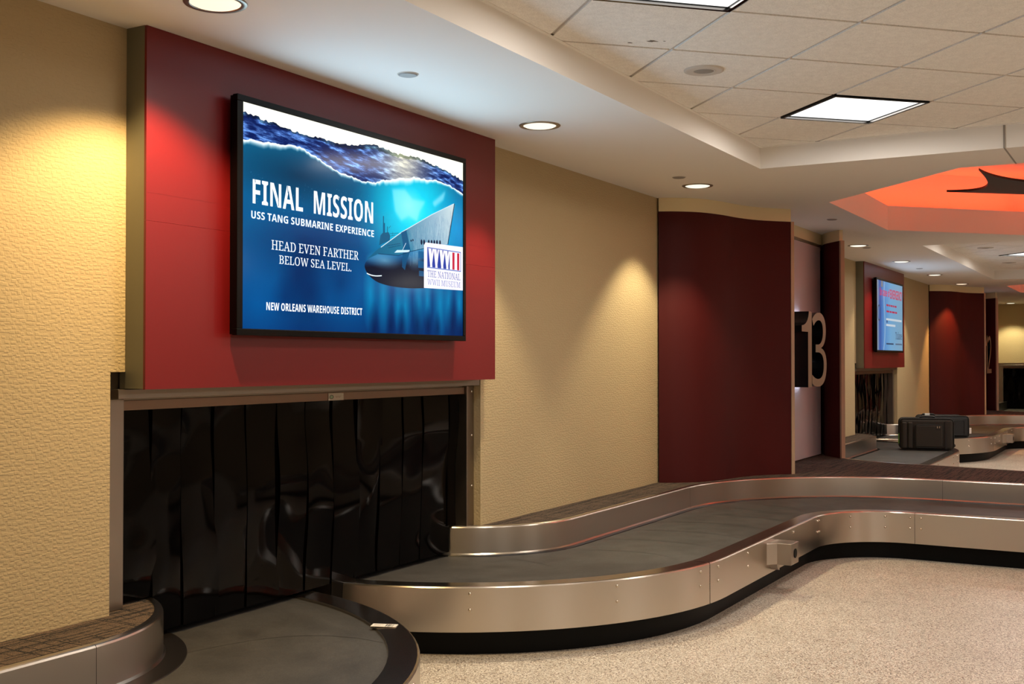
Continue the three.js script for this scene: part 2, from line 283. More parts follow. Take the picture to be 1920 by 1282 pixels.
const lampWords = ['warm round recessed downlight above the long stretch of wallpaper before the openings', 'warm golden round downlight in front of the large red display panel', 'round white recessed downlight between the large red panel and the plain wall', 'round recessed downlight above the curved red pier nearest the large display',
  'round recessed downlight beyond the number 13 pier', 'round recessed downlight in front of the small far red display panel', 'round recessed downlight right of the far display panel', 'orange glowing round downlight above the far curved red pier', 'round recessed downlight in front of the end wall'];
const lathe = (pts, n = 40) => new THREE.LatheGeometry(pts.map((p) => new THREE.Vector2(...p)), n);
const canGeo = lathe([[0.099, 0.0], [0.096, 0.02], [0.088, 0.06], [0.07, 0.1], [0.05, 0.115]]), ringGeo = lathe([[0.092, -0.001], [0.094, -0.006], [0.112, -0.006], [0.115, -0.002], [0.115, 0.001], [0.098, 0.002], [0.092, -0.001]]), lampGeo = lathe([[0, -0.014], [0.03, -0.0135], [0.06, -0.0115], [0.08, -0.008], [0.091, -0.003], [0.093, 0.006]]), canTop = lathe([[0, 0.12], [0.05, 0.12], [0.1, 0.12], [0.1, 0.002]]);
lamps.forEach(([x, z], i) => {
  const g = thing('downlight', lampWords[i], 'downlight', [x, CEIL, z], 'round downlights along the wall'), [cd, col, ang] = lampLook[i];
  part('trim_ring', ringGeo, M.trimRing, g); part('reflector', canGeo, M.reflector, g); part('housing', canTop, M.plate, g);
  part('lamp_bulb', lampGeo, glow([col[0], (col[1] + 1) / 2, (col[2] + 0.9) / 2], 1.25), g, 'glowing lamp');
  const L = new THREE.SpotLight(new THREE.Color().setRGB(...col), cd, 0, ang * Math.PI / 180, 0.26, 2); L.position.set(x, CEIL - 0.022, z); L.target.position.set(x, 0, z); L.castShadow = true; L.shadow.radius = 2; L.name = 'downlight_beam'; scene.add(L, L.target);
});
const plateGeo = lathe([[0, -0.008], [0.036, -0.008], [0.042, -0.006], [0.046, 0]], 32);
[[4.266, 0.551, 'between the golden downlight and the next one'], [7.64, 0.542, 'close beside the downlight over the curved pier'], [10.643, 0.874, 'above the number 13 sign'], [13.533, 0.551, 'beside the downlight beyond the number 13 pier'], [16.996, 0.523, 'above the far display panel']].forEach(([x, z, w]) => {
  const g = thing('cover_plate', 'small round grey ceiling cover plate ' + w, 'cover plate', [x, CEIL, z], 'round cover plates in the plaster ceiling'); part('disc', plateGeo, M.plate, g); part('rim', lathe([[0.042, 0], [0.047, -0.004], [0.05, 0]], 32), M.grille, g);
});
const spkGeo = lathe([[0, -0.006], [0.05, -0.006], [0.052, -0.009], [0.058, -0.009], [0.06, -0.006], [0.085, -0.01], [0.098, -0.006], [0.1, 0]], 40);
[[5.404, 1.55, 'in the tile coffer beside the square light'], [15.807, 1.55, 'in the far tile coffer next to its inner corner'], [18.393, 1.55, 'in the far tile coffer beyond the square light']].forEach(([x, z, w]) => {
  const g = thing('ceiling_speaker', 'round beige ceiling speaker ' + w, 'speaker', [x, TILE_Y, z], 'round speakers in the ceiling tiles'); part('rim', spkGeo, M.grille, g); part('grille', lathe([[0, -0.012], [0.03, -0.0115], [0.05, -0.0065]], 32), M.plate, g);
});
{ // scuffs broken out of one ceiling tile
  const g = thing('ceiling_scuff', 'dark scuff marks on the ceiling tile beside the square light', 'scuff mark'), sm = mat({ color: 0x6d6054, roughness: 1 });
  const c = [[4.77, 1.428, 0.016], [4.796, 1.527, 0.03], [4.824, 1.575, 0.008]]; // on the tile beside the square light
  c.forEach(([x, z, r]) => { const s = new THREE.Shape(), q = rng(x * 1000); for (let k = 0; k < 9; k++) { const a = k / 9 * Math.PI * 2, rr = r * (0.35 + 0.65 * q()); k ? s.lineTo(rr * Math.cos(a), rr * 0.5 * Math.sin(a)) : s.moveTo(rr, 0); } part('scuff', slab(s, -0.0012, 0).rotateY(-0.8).translate(x, TILE_Y, z), sm, g); });
}
octCentres.forEach((cx, k) => { // orange tubes lying on the cove ledge
  const o = octagon(cx, 1.1), g = thing('cove_light', k ? 'orange light tubes hidden in the far ceiling cove' : 'orange light tubes hidden in the large ceiling cove', 'cove light', [0, 0, 0], 'orange cove lights');
  o.forEach((p, i) => {
    const q = o[(i + 1) % 8], l = Math.hypot(q[0] - p[0], q[1] - p[1]) - 0.1, mx = (p[0] + q[0]) / 2, mz = (p[1] + q[1]) / 2;
    const t = part('light_tube', new THREE.CylinderGeometry(0.014, 0.014, l, 12), glow([1, 0.16, 0.04], 2), g, 'glowing orange tube'); t.position.set(mx, 3.05, mz); t.rotation.set(0, -Math.atan2(q[1] - p[1], q[0] - p[0]), Math.PI / 2, 'YXZ');
    const L = new THREE.RectAreaLight(new THREE.Color().setRGB(...COVE_COLOR), COVE, l, 0.06); L.position.set(mx, 3.07, mz); L.rotation.set(Math.PI / 2, 0, Math.atan2(q[1] - p[1], q[0] - p[0])); L.name = 'cove_light_glow'; scene.add(L);
  });
  const s = new THREE.Shape(); s.moveTo(11.58, 1.735); s.lineTo(12.12, 2.36); s.quadraticCurveTo(12.5, 3.0, 12.5, 3.54); s.quadraticCurveTo(12.5, 4.1, 12.12, 4.74); s.lineTo(11.58, 5.365); s.bezierCurveTo(11.75, 4.95, 11.4, 4.9, 10.38, 4.9); s.bezierCurveTo(11.2, 4.86, 11.85, 4.5, 11.85, 3.54); s.bezierCurveTo(11.85, 2.7, 11.2, 2.24, 10.38, 2.18); s.bezierCurveTo(11.4, 2.18, 11.75, 2.13, 11.58, 1.735);
  const dx = cx - 10.64, h = thing('ceiling_sculpture', k ? 'dark pointed curved panel hung in the far orange cove' : 'dark pointed curved panel hung under the glowing orange cove', 'sculpture', [dx, 3.11, 0], 'dark panels hung in the coves');
  part('panel', slab(s, 0, 0.02), M.sculpture, h); for (const [x, z] of [[12.1, 2.7], [12.2, 3.54], [12.1, 4.4]]) part('rod', new THREE.CylinderGeometry(0.006, 0.006, 0.34, 8).translate(x, 0.19, z), M.steelPlain, h);
});

// ---------------------------------------------------------------- carousels and their carpeted platforms
const rivetGeo = new THREE.SphereGeometry(0.009, 12, 6, 0, Math.PI * 2, 0, Math.PI / 2).rotateX(Math.PI / 2); // dome along +z
function carousel(words, path, seams, innerSeams, sFrom, sTo, rivetsAt, sensorAt, wiper = 0.022) {
  const g = thing('baggage_carousel', words, 'carousel');
  const lip = [[0.87, 0.346], [0.87, 0.358], [0.983, 0.362], [0.989, 0.3595]], face = [[0.989, 0.3595], [0.993, 0.353], [0.993, 0.132], [0.972, 0.13]];
  const cuts = [sFrom, ...seams, sTo], w = 0.993;
  const panels = [];
  for (let i = 0; i + 1 < cuts.length; i++) { const p = part('steel_panel', sweep(path, cuts[i] + 0.0015, cuts[i + 1] - 0.0015, face), M.steel, g); part('top_rail', sweep(path, cuts[i] + 0.0015, cuts[i + 1] - 0.0015, lip), M.steelLip, p); panels.push([cuts[i], cuts[i + 1], p]); }
  const rs = [...rivetsAt]; for (const s of seams) rs.push(s - 0.045, s + 0.045);
  for (const s of rs) { const host = panels.find(([a, b]) => s > a && s < b); if (!host) continue; const p = at(path, s);
    for (const y of [0.325, 0.245]) { const r = part('rivet', rivetGeo, M.rivet, host[2]); r.position.set(p.x + p.nx * w, y, p.z + p.nz * w); r.rotation.y = Math.atan2(p.nx, p.nz); } }
  part('skirt', sweep(path, sFrom, sTo, [[0.9, 0.15], [0.9, 0.0]]), M.skirt, g, 'black recessed kick skirt');
  const ic = [sFrom, ...innerSeams, sTo];
  for (let i = 0; i + 1 < ic.length; i++) part('back_panel', sweep(path, ic[i] + 0.001, ic[i + 1] - 0.001, [[0.012, 0.346], [0.01, 0.352], [0.001, 0.36], [0, 0.508], [-0.003, 0.515], [-0.009, 0.518], [-0.034, 0.518], [-0.036, 0.5]]), M.steel, g);
  part('wiper_strip', sweep(path, sFrom, sTo, [[0.01, 0.352], [wiper, 0.350], [wiper + 0.003, 0.342]]), M.wiper, g, 'dark strip at the foot of the back panel');
  // overlapping crescent plates of the belt
  const N = Math.round((sTo - sFrom) / 0.46), A = 0.045, B = 0.88, bulge = 0.13;
  for (let i = 0; i < N; i++) {
    const q0 = sFrom + (sTo - sFrom) * i / N, q1 = sFrom + (sTo - sFrom) * (i + 1) / N, pos = [], uv = [], idx = [], R = 10, C = 8;
    for (let a = 0; a <= R; a++) for (let b = 0; b <= C; b++) {
      const t = b / C, bow = bulge * (1 - (2 * t - 1) ** 2), s = THREE.MathUtils.clamp(q0 - 0.02 + (q1 - q0 + 0.02) * a / R + bow, sFrom, sTo), p = at(path, s), o = A + (B - A) * t;
      pos.push(p.x + p.nx * o, BELT + 0.001 * (1 - a / R), p.z + p.nz * o); uv.push(s, o);
      if (a && b) { const k = a * (C + 1) + b; idx.push(k, k - 1, k - C - 2, k, k - C - 2, k - C - 1); }
    }
    const gg = new THREE.BufferGeometry(); gg.setAttribute('position', new THREE.Float32BufferAttribute(pos, 3)); gg.setAttribute('uv', new THREE.Float32BufferAttribute(uv, 2)); gg.setIndex(idx); gg.computeVertexNormals();
    part('belt_plate', gg, M.rubber, g);
  }
  part('belt_bed', sweep(path, sFrom, sTo, [[0.03, 0.335], [0.9, 0.335]]), M.blackMatte, g);
  for (const s of sensorAt) { // emergency-stop housing bolted on the outer face
    const p = at(path, s), h = part('stop_box', new THREE.ExtrudeGeometry(poly([[-0.15, 0], [-0.09, 0.05], [-0.09, 0.14], [0.06, 0.14], [0.06, 0.0]]), { depth: 0.13, bevelEnabled: true, bevelSize: 0.003, bevelThickness: 0.003, bevelSegments: 1 }).rotateX(Math.PI / 2).translate(0, 0.325, 0), M.steelPlain, g, 'brushed steel stop box');
    h.position.set(p.x + p.nx * w, 0, p.z + p.nz * w); h.rotation.y = Math.atan2(p.nx, p.nz);
    const hole = part('button', new THREE.CylinderGeometry(0.03, 0.03, 0.006, 20).rotateX(Math.PI / 2), M.skirt, h, 'dark round opening'); hole.position.set(-0.01, 0.26, 0.144);
    part('bracket', new THREE.CylinderGeometry(0.05, 0.05, 0.05, 20, 1, false, Math.PI / 2, Math.PI).rotateX(Math.PI / 2).rotateZ(Math.PI / 2).translate(-0.04, 0.2, 0.025), M.steelPlain, h);
  }
  return g;
}
function lengthTo(path, test) { for (let i = 0; i < path.P.length; i++) if (test(...path.P[i])) return path.s[i]; return path.length; }
const nearestS = (path, x, z, o = 0.99) => { let best = 0, bd = 1e9; for (let q = 0; q <= path.length; q += 0.01) { const p = at(path, q), d = Math.hypot(p.x + p.nx * o - x, p.z + p.nz * o - z); if (d < bd) { bd = d; best = q; } } return best; };
const p14 = filletPath([[X0 + 0.02, 0.33], [3.45, 0.33, 0.75], [3.45, -1.65]]);
const p13 = filletPath([[5.62, -1.65], [5.62, 0.335, 0.75], [9.88, 0.34, 1.54], [9.82, 4.7, 0.38], [10.62, 4.7, 0.38], [11.45, 0.34, 1.3], [15.70, 0.33, 0.75], [15.70, -1.65]]);
const p12 = filletPath([[17.87, -1.65], [17.87, 0.335, 0.75], [22.13, 0.34, 1.54], [22.07, 4.7, 0.38], [22.87, 4.7, 0.38], [23.7, 0.34, 1.3], [30.3, 0.33]]);
const outer = (p, list) => list.map(([x, z]) => nearestS(p, x, z)).sort((a, b) => a - b);
const every = (path, a, b, d) => { const r = []; for (let q = a; q < b; q += d) r.push(q); return r; };
carousel('dark rimmed baggage carousel curving past the wallpaper into the nearest curtained opening', p14, outer(p14, [[-2.2, 1.32], [0.2, 1.32], [2.5, 1.32]]), [nearestS(p14, -0.6, 0.33, 0), nearestS(p14, 2.72, 0.33, 0)], 0, p14.length, outer(p14, [[-1, 1.32], [1.4, 1.32], [3.4, 1.1], [3.9, 0.6]]), [], 0.09);
carousel('baggage carousel with empty dark belt sweeping out below the large display', p13, outer(p13, [[6.12, 1.318], [8.36, 1.34], [8.88, 1.92]]).concat(every(p13, nearestS(p13, 8.88, 4), p13.length - 2, 2.2)), [nearestS(p13, 8.38, 0.34, 0), nearestS(p13, 9.86, 1.96, 0)], 0, p13.length, outer(p13, [[4.9, 0.5], [5.43, 1.09], [6.75, 1.33], [7.73, 1.33], [8.74, 1.45], [8.87, 1.7], [8.88, 3.0], [14.6, 1.32], [13.5, 1.32]]), [nearestS(p13, 7.28, 1.33)]);
carousel('far baggage carousel sweeping past the far curved red pier', p12, outer(p12, [[18.4, 1.318], [20.6, 1.34], [21.13, 1.92]]), [nearestS(p12, 20.6, 0.34, 0)], 0, p12.length, outer(p12, [[17.15, 0.5], [17.7, 1.09], [19, 1.33], [19.98, 1.33]]), [nearestS(p12, 19.55, 1.33)]);
function platform(words, pts) { const g = thing('carpeted_platform', words, 'platform'); const s = poly(pts); part('base', slab(s, 0, LEDGE - 0.012), M.blackMatte, g); part('carpet', slab(s, LEDGE - 0.012, LEDGE), M.carpet, g, 'brown carpet with black broken lines'); }
const edge = (path, z0) => stations(path, 0, path.length, 0.5).map((q) => at(path, q)).filter((p) => p.z > z0).map((p) => [p.x - p.nx * 0.03, p.z - p.nz * 0.03]);
platform('brown carpeted ledge below the wallpaper left of the nearest opening', [[X0 + 0.02, 0.001], ...edge(p14, -0.5), [3.06, -0.5], [3.06, 0.001]]);
platform('brown carpeted platform carrying the curved red number 13 pier', [[5.81, 0.001], [5.81, -0.5], ...edge(p13, -0.5), [15.31, -0.5], [15.31, 0.001]]);
platform('brown carpeted platform carrying the far number 12 pier', [[18.06, 0.001], [18.06, -0.5], ...edge(p12, -0.5).filter((p) => p[0] < X1 - 0.02), [X1 - 0.02, 0.29], [X1 - 0.02, 0.001]]);

// ---------------------------------------------------------------- curtained openings
const screwGeo = lathe([[0, 0.004], [0.005, 0.0035], [0.008, 0.001], [0.008, 0]], 14).rotateX(Math.PI / 2);
function openingFrame(words, x, turn, pos) {
  const g = thing('opening_frame', words, 'frame', pos ?? [x, 0, 0], 'steel frames of the baggage openings'); g.rotation.y = turn;
  part('jamb', rspan(3.062, 3.168, LEDGE, 1.345, -0.13, -0.045), M.frameSteel, g); part('jamb', rspan(5.73, 5.808, LEDGE, 1.345, -0.13, -0.045), M.frameSteel, g);
  part('header', rspan(3.062, 5.808, 1.346, 1.45, -0.13, -0.045), M.frameSteel, g);
  part('header_lip', rspan(3.10, 5.80, 1.346, 1.384, -0.045, 0.0), M.frameSteel, g);
  for (const y of [0.75, 1.05, 1.31]) for (const xx of [3.085, 5.785]) { const s = part('screw', screwGeo, M.rivet, g); s.position.set(xx, y, -0.045); }
}
const sag = (X, y) => 0.011 * Math.sin(4.5 * y + 1.3 * X) * Math.min(1, y * 4) + 0.0032 * Math.sin(9 * y - 2.3 * X + 1) + 0.0008 * Math.sin(19 * y + 9 * X);
function stripGeo(w, h, X, k) {
  const g = new THREE.BoxGeometry(w, h, 0.004, 12, 70, 1), p = g.attributes.position, q = rng(300 + k), a = q() * 6, c = q() * 6, curl = (q() - 0.5) * 0.022;
  for (let i = 0; i < p.count; i++) { const x = p.getX(i) / w, y = (h / 2 - p.getY(i)) / h;
    p.setZ(i, p.getZ(i) + sag(X + p.getX(i), y) + curl * (x * x * 4) * Math.sin(5 * y + c) + x * 0.005 * Math.sin(4 * y + a) - x * 0.0055); }
  g.computeVertexNormals(); return g;
}
function stripCurtain(words, x, turn, pos, bottoms) {
  const g = thing('strip_curtain', words, 'curtain', pos ?? [x, 0, 0], 'black strip curtains'); g.rotation.y = turn;
  part('rail', rspan(3.172, 5.726, 1.297, 1.337, -0.066, -0.058, 0.002), M.railSteel, g, 'brushed steel hanging rail'); part('rail', rspan(3.172, 5.726, 1.297, 1.344, -0.082, -0.074, 0.002), M.steelPlain, g);
  const edges = [3.172, 3.39, 3.558, 3.749, 3.953, 4.162, 4.372, 4.576, 4.767, 4.968, 5.181, 5.376, 5.65, 5.728];
  for (let i = 0; i + 1 < edges.length; i++) { const a = edges[i] - (i ? 0.022 : 0), b = edges[i + 1], bot = bottoms(a, b), h = 1.325 - bot, m = part('strip', stripGeo(b - a, h, (a + b) / 2, i), M.pvc, g); m.position.set((a + b) / 2, bot + h / 2, -0.112); }
  return g;
}
const bottoms = (a, b) => b < 3.45 || b > 5.7 ? 0.525 : a > 4.36 && b < 4.78 ? 0.2 : 0.372;
[0, BAY].forEach((x, i) => {
  openingFrame(i ? 'stainless steel frame of the far baggage opening below the small display' : 'stainless steel frame of the near baggage opening below the large display', x, 0);
  stripCurtain(i ? 'black plastic strip curtain below the far display panel' : 'glossy black plastic strip curtain below the large red display panel', x, 0, null, bottoms);
});
openingFrame('stainless steel frame of the opening in the end wall', 0, -Math.PI / 2, [X1, 0, -3.06 + 0.15]);
stripCurtain('black strip curtain in the end wall opening', 0, -Math.PI / 2, [X1, 0, -3.06 + 0.15], (a, b) => b < 3.3 ? 0.525 : 0.372);
{ // maker's plate on the near curtain rail
  const c = document.createElement('canvas'); c.width = 256; c.height = 128; const q = c.getContext('2d'); q.fillStyle = '#a89c88'; q.fillRect(0, 0, 256, 128); q.strokeStyle = '#2c2a22'; q.lineWidth = 10; q.beginPath(); q.arc(52, 66, 30, 0, 7); q.stroke(); q.fillStyle = '#7d9472'; q.beginPath(); q.arc(52, 66, 26, 0, 7); q.fill(); q.fillStyle = '#7c6a55'; q.fillRect(110, 52, 110, 6); q.fillRect(120, 72, 34, 8); q.fillRect(164, 72, 34, 8);
  const t = new THREE.CanvasTexture(c); t.colorSpace = THREE.SRGBColorSpace;
  const g = thing('maker_plate', 'small metal maker plate with a round emblem on the curtain rail', 'plate', [4.515, 1.315, -0.0565]);
  part('plate', new THREE.BoxGeometry(0.12, 0.036, 0.002), mat({ map: t, roughness: 0.4, metalness: 0.4 }), g); for (const s of [-1, 1]) { const r = part('screw', screwGeo, M.rivet, g); r.position.set(s * 0.057, 0.011 * s, 0.001); r.scale.setScalar(0.5); }
}

// ---------------------------------------------------------------- red display panels and televisions
function displayPanel(words, x) {
  const g = thing('display_panel', words, 'wall panel', [x, 0, 0], 'red display panels');
  part('casing', span(3.131, 5.792, 1.386, CEIL, 0.001, 0.1), M.olive, g, 'grey olive painted metal side');
  part('casing_return', span(3.14, 5.78, 1.386, 1.45, -0.04, 0.0), M.olive, g);
  part('board', rspan(3.131, 5.792, 2.0401, CEIL - 0.001, 0.1, 0.112, 0.0006), M.red, g, 'red laminate board'); part('board', rspan(3.131, 5.792, 1.384, 2.0396, 0.1, 0.112, 0.0006), M.red, g, 'red laminate board');
  for (const yy of [2.15]) part('board_scribe', span(3.14, 5.78, yy, yy + 0.0012, 0.112, 0.1125), M.red, g);
  return g;
}
function television(words, x, texture, tint, k, glowK) {
  const g = thing('television', words, 'television', [x, 0, 0], 'wall televisions');
  const T = { x0: 3.562, x1: 5.364, y0: 1.602, y1: 2.614, z: 0.178 }, S = { x0: 3.598, x1: 5.336, y0: 1.631, y1: 2.586 };
  part('back', span(T.x0 + 0.004, T.x1 - 0.004, T.y0 + 0.004, T.y1 - 0.004, 0.134, 0.166), M.black, g);
  part('mount', span(4.2, 4.7, 1.9, 2.3, 0.112, 0.134), M.blackMatte, g);
  part('bezel', rspan(T.x0, T.x1, S.y1, T.y1, 0.15, T.z), M.black, g); part('bezel', rspan(T.x0, T.x1, T.y0, S.y0, 0.15, T.z), M.black, g); part('bezel', rspan(T.x0, S.x0, S.y0, S.y1, 0.15, T.z), M.black, g); part('bezel', rspan(S.x1, T.x1, S.y0, S.y1, 0.15, T.z), M.black, g);
  const m = new THREE.MeshPhysicalMaterial({ color: 0x020202, roughness: 0.12, specularIntensity: 0.12, emissive: 0xffffff, emissiveMap: texture, emissiveIntensity: k });
  const sc = part('screen', new THREE.PlaneGeometry(S.x1 - S.x0, S.y1 - S.y0), m, g, 'lit display screen'); sc.position.set((S.x0 + S.x1) / 2, (S.y0 + S.y1) / 2, 0.1735);
  const L = new THREE.RectAreaLight(new THREE.Color().setRGB(...tint), glowK, S.x1 - S.x0, S.y1 - S.y0); L.position.set(x + sc.position.x, sc.position.y, 0.18); L.lookAt(x + sc.position.x, sc.position.y, 5); L.name = 'screen_light'; scene.add(L);
}
function paintAd() {
  const W = 1600, H = 900, c = document.createElement('canvas'); c.width = W; c.height = H; const q = c.getContext('2d'), r = rng(77);
  let g = q.createLinearGradient(0, 140, 0, H); g.addColorStop(0, '#0a5f86'); g.addColorStop(0.4, '#05568c'); g.addColorStop(0.72, '#04477f'); g.addColorStop(1, '#032f66'); q.fillStyle = g; q.fillRect(0, 0, W, H);
  const rad = (x, y, R, col, sx = 1, sy = 1) => { q.save(); q.translate(x, y); q.scale(sx, sy); const k = q.createRadialGradient(0, 0, 0, 0, 0, R); k.addColorStop(0, col); k.addColorStop(1, col.replace(/[\d.]+\)$/, '0)')); q.fillStyle = k; q.fillRect(-R, -R, 2 * R, 2 * R); q.restore(); };
  rad(1180, 330, 520, 'rgba(0,205,240,1)', 0.95, 0.75); rad(1180, 300, 380, 'rgba(20,225,250,0.95)', 1, 0.8); rad(1120, 280, 150, 'rgba(150,235,255,0.75)', 1, 0.7); rad(1540, 350, 240, 'rgba(0,150,215,0.8)');
  rad(330, 250, 300, 'rgba(4,38,66,0.75)', 1.6, 0.5); rad(420, 560, 330, 'rgba(2,34,84,0.75)', 1.3, 0.6); rad(650, 740, 260, 'rgba(0,92,160,0.6)', 1, 0.9); rad(90, 800, 260, 'rgba(0,96,168,0.6)');
  for (let k = 0; k < 9; k++) rad(800 + k * 95 + r() * 50, 720 + r() * 50, 90 + r() * 60, 'rgba(0,160,210,0.6)', 0.45, 1.5); for (let k = 0; k < 8; k++) rad(850 + k * 100 + r() * 60, 830 + r() * 60, 70 + r() * 60, 'rgba(2,16,60,0.6)', 0.5, 1.3);
  for (let k = 0; k < 9; k++) rad(r() * 800, 560 + r() * 330, 90 + r() * 90, r() < 0.5 ? 'rgba(2,30,80,0.45)' : 'rgba(4,92,150,0.4)');
  // pale light patch under the surface
  q.save(); q.filter = 'blur(7px)'; q.fillStyle = 'rgba(150,240,255,0.6)'; q.beginPath(); [[985, 215], [1090, 205], [1150, 245], [1265, 240], [1210, 300], [1190, 350], [1120, 330], [1060, 360], [1010, 320]].forEach((p, i) => i ? q.lineTo(...p) : q.moveTo(...p)); q.fill(); q.fillStyle = 'rgba(170,235,250,0.6)'; q.beginPath(); q.moveTo(1320, 240); q.lineTo(1440, 165); q.lineTo(1420, 215); q.lineTo(1340, 260); q.fill(); q.restore();
  // bright sky, the choppy sea, the cut water line
  const hor = [[0, 40], [134, 51], [284, 63], [443, 65], [582, 65], [700, 58], [800, 38], [860, 30], [1013, 44], [1183, 34], [1363, 53], [1500, 74], [1600, 92]], wav = [[0, 152], [75, 150], [159, 145], [284, 132], [362, 134], [456, 158], [554, 188], [669, 204], [759, 212], [837, 213], [915, 191], [1063, 163], [1183, 141], [1363, 129], [1476, 137], [1600, 162]];
  const Y = (l, x) => { let i = 0; while (i < l.length - 2 && l[i + 1][0] < x) i++; return l[i][1] + (l[i + 1][1] - l[i][1]) * (x - l[i][0]) / (l[i + 1][0] - l[i][0]); };
  const n1 = grid(1600, 40, 5), n2 = grid(1600, 110, 6), n3 = grid(1600, 260, 8), img = q.getImageData(0, 0, W, 240), d = img.data;
  for (let x = 0; x < W; x++) {
    const h = Y(hor, x) + (n2(x, 3) - 0.5) * 12, w = Y(wav, x) + (n1(x, 900) - 0.5) * 10 + (n2(x, 700) - 0.5) * 6, sun = Math.exp(-(((x - 1090) / 170) ** 2)), edge = 5 + 9 * n1(x * 1.7 % 1600, 300) + 8 * Math.exp(-(((x - 150) / 150) ** 2)) + 14 * sun;
    for (let y = 0; y < 240; y++) { const o = (y * W + x) * 4;
      if (y < h) { d[o] = 255; d[o + 1] = 255; d[o + 2] = 246 - 12 * n1(x, y * 4 + 50); }
      else if (y < w - edge * 0.4) { const t = (y - h) / (w - h), sl = y * 3.4 - x * 0.22, f = n1(x * 0.8 % 1600, (sl + 3200) % 1600) * 0.75 + n2(x * 0.7 % 1600, (sl * 1.3 + 3200) % 1600) * 0.36 + n3(x % 1600, (sl * 1.6 + 3200) % 1600) * 0.16, v = Math.pow(Math.max(0, f - 0.4), 1.6) * 2.2; let R = 8 + v * 120, G = 26 + v * 160, B = 84 + v * 190; const s2 = sun * (0.75 - 0.1 * t) * (0.7 + f * 0.6); R += (255 - R) * s2; G += (246 - G) * s2; B += (214 - B) * s2; if (t < 0.12) { R *= 0.72; G *= 0.76; B *= 0.66; } d[o] = cl(R); d[o + 1] = cl(G); d[o + 2] = cl(B); }
      else if (y < w + edge * 1.4) { const t = Math.max(0, (y - w) / (edge * 1.4)), k = (1 - t) ** 1.3; d[o] = cl(d[o] + (240 - d[o]) * k); d[o + 1] = cl(d[o + 1] + (252 - d[o + 1]) * k); d[o + 2] = cl(d[o + 2] + (255 - d[o + 2]) * k); } }
  }
  q.putImageData(img, 0, 0);
  // submarine seen from its bow
  const path = (pts) => { q.beginPath(); pts.forEach((p, i) => p.length === 2 ? (i ? q.lineTo(...p) : q.moveTo(...p)) : q.bezierCurveTo(...p)); q.closePath(); };
  path([[778, 598], [785, 625, 820, 650, 880, 665], [960, 682, 1120, 684, 1260, 670], [1452, 660], [1455, 436], [1140, 500], [900, 530], [820, 550, 780, 570, 778, 598]]); g = q.createLinearGradient(0, 495, 20, 684); g.addColorStop(0, '#6fc0e2'); g.addColorStop(0.55, '#4398c6'); g.addColorStop(0.78, '#1a5a8c'); g.addColorStop(0.9, '#0c2c52'); g.addColorStop(1, '#0a1226'); q.fillStyle = g; q.fill();
  rad(930, 560, 110, 'rgba(150,215,240,0.5)', 1.4, 0.4); rad(1170, 540, 90, 'rgba(160,215,238,0.45)', 1, 0.6);
  path([[790, 566], [881, 508], [983, 458], [1058, 416], [1144, 376], [1315, 301], [1520, 220], [1524, 230], [1458, 436], [1140, 498], [1037, 524], [880, 532]]); g = q.createLinearGradient(850, 560, 1500, 260); g.addColorStop(0, '#145c80'); g.addColorStop(0.38, '#23799a'); g.addColorStop(0.46, '#5f93ad'); g.addColorStop(0.75, '#8fb2c6'); g.addColorStop(1, '#c3d6da'); q.fillStyle = g; q.fill();
  for (let k = 0; k < 420; k++) { const x = 1120 + r() * 370, top = 300 + (1520 - x) * 0.4 - 60, y = top + r() * 130; q.fillStyle = r() < 0.5 ? 'rgba(40,90,140,0.10)' : 'rgba(225,240,245,0.10)'; q.fillRect(x, y, 2 + r() * 4, 20 + r() * 50 * (1 - (x - 1120) / 700)); }
  q.strokeStyle = '#cfe4ea'; q.lineWidth = 4; q.beginPath(); q.moveTo(900, 500); q.lineTo(1060, 415); q.lineTo(1315, 301); q.lineTo(1516, 222); q.stroke(); q.strokeStyle = '#1d3b55'; q.lineWidth = 7; q.beginPath(); q.moveTo(1521, 222); q.lineTo(1460, 436); q.stroke();
  path([[1058, 416], [1101, 399], [1136, 496], [1107, 545], [1090, 594], [1066, 580], [1070, 525], [1076, 480]]); q.fillStyle = 'rgba(10,80,125,0.85)'; q.fill(); path([[1004, 517], [1026, 502], [1130, 493], [1124, 504]]); q.fillStyle = '#cbe6f2'; q.fill(); q.strokeStyle = '#d8eef5'; q.lineWidth = 3; q.beginPath(); q.moveTo(1070, 500); q.lineTo(1098, 462); q.stroke();
  q.strokeStyle = '#083a5c'; q.lineWidth = 3; q.beginPath(); q.moveTo(880, 532); q.lineTo(1040, 527); q.lineTo(1136, 500); q.lineTo(1260, 473); q.stroke(); q.setLineDash([8, 5]); q.beginPath(); q.moveTo(950, 488); q.lineTo(1055, 468); q.moveTo(960, 497); q.lineTo(1055, 477); q.stroke(); q.setLineDash([]);
  q.fillStyle = '#10233c'; for (const [x, y] of [[1140, 447], [1156, 443]]) { q.beginPath(); q.arc(x, y, 5, 0, 7); q.fill(); } for (const x of [1228, 1250, 1290, 1315, 1339, 1362, 1389]) { q.beginPath(); q.ellipse(x, 446 - (x - 1228) * 0.07, 8, 13, 0, 0, 7); q.fill(); }
  q.fillStyle = 'rgba(20,90,140,0.8)'; q.fillRect(1202, 492, 50, 34); q.fillRect(1200, 540, 52, 34); q.fillRect(1207, 588, 46, 26); q.strokeStyle = '#e9f6fb'; q.lineWidth = 5; q.beginPath(); q.moveTo(794, 628); q.quadraticCurveTo(840, 642, 907, 632); q.stroke();
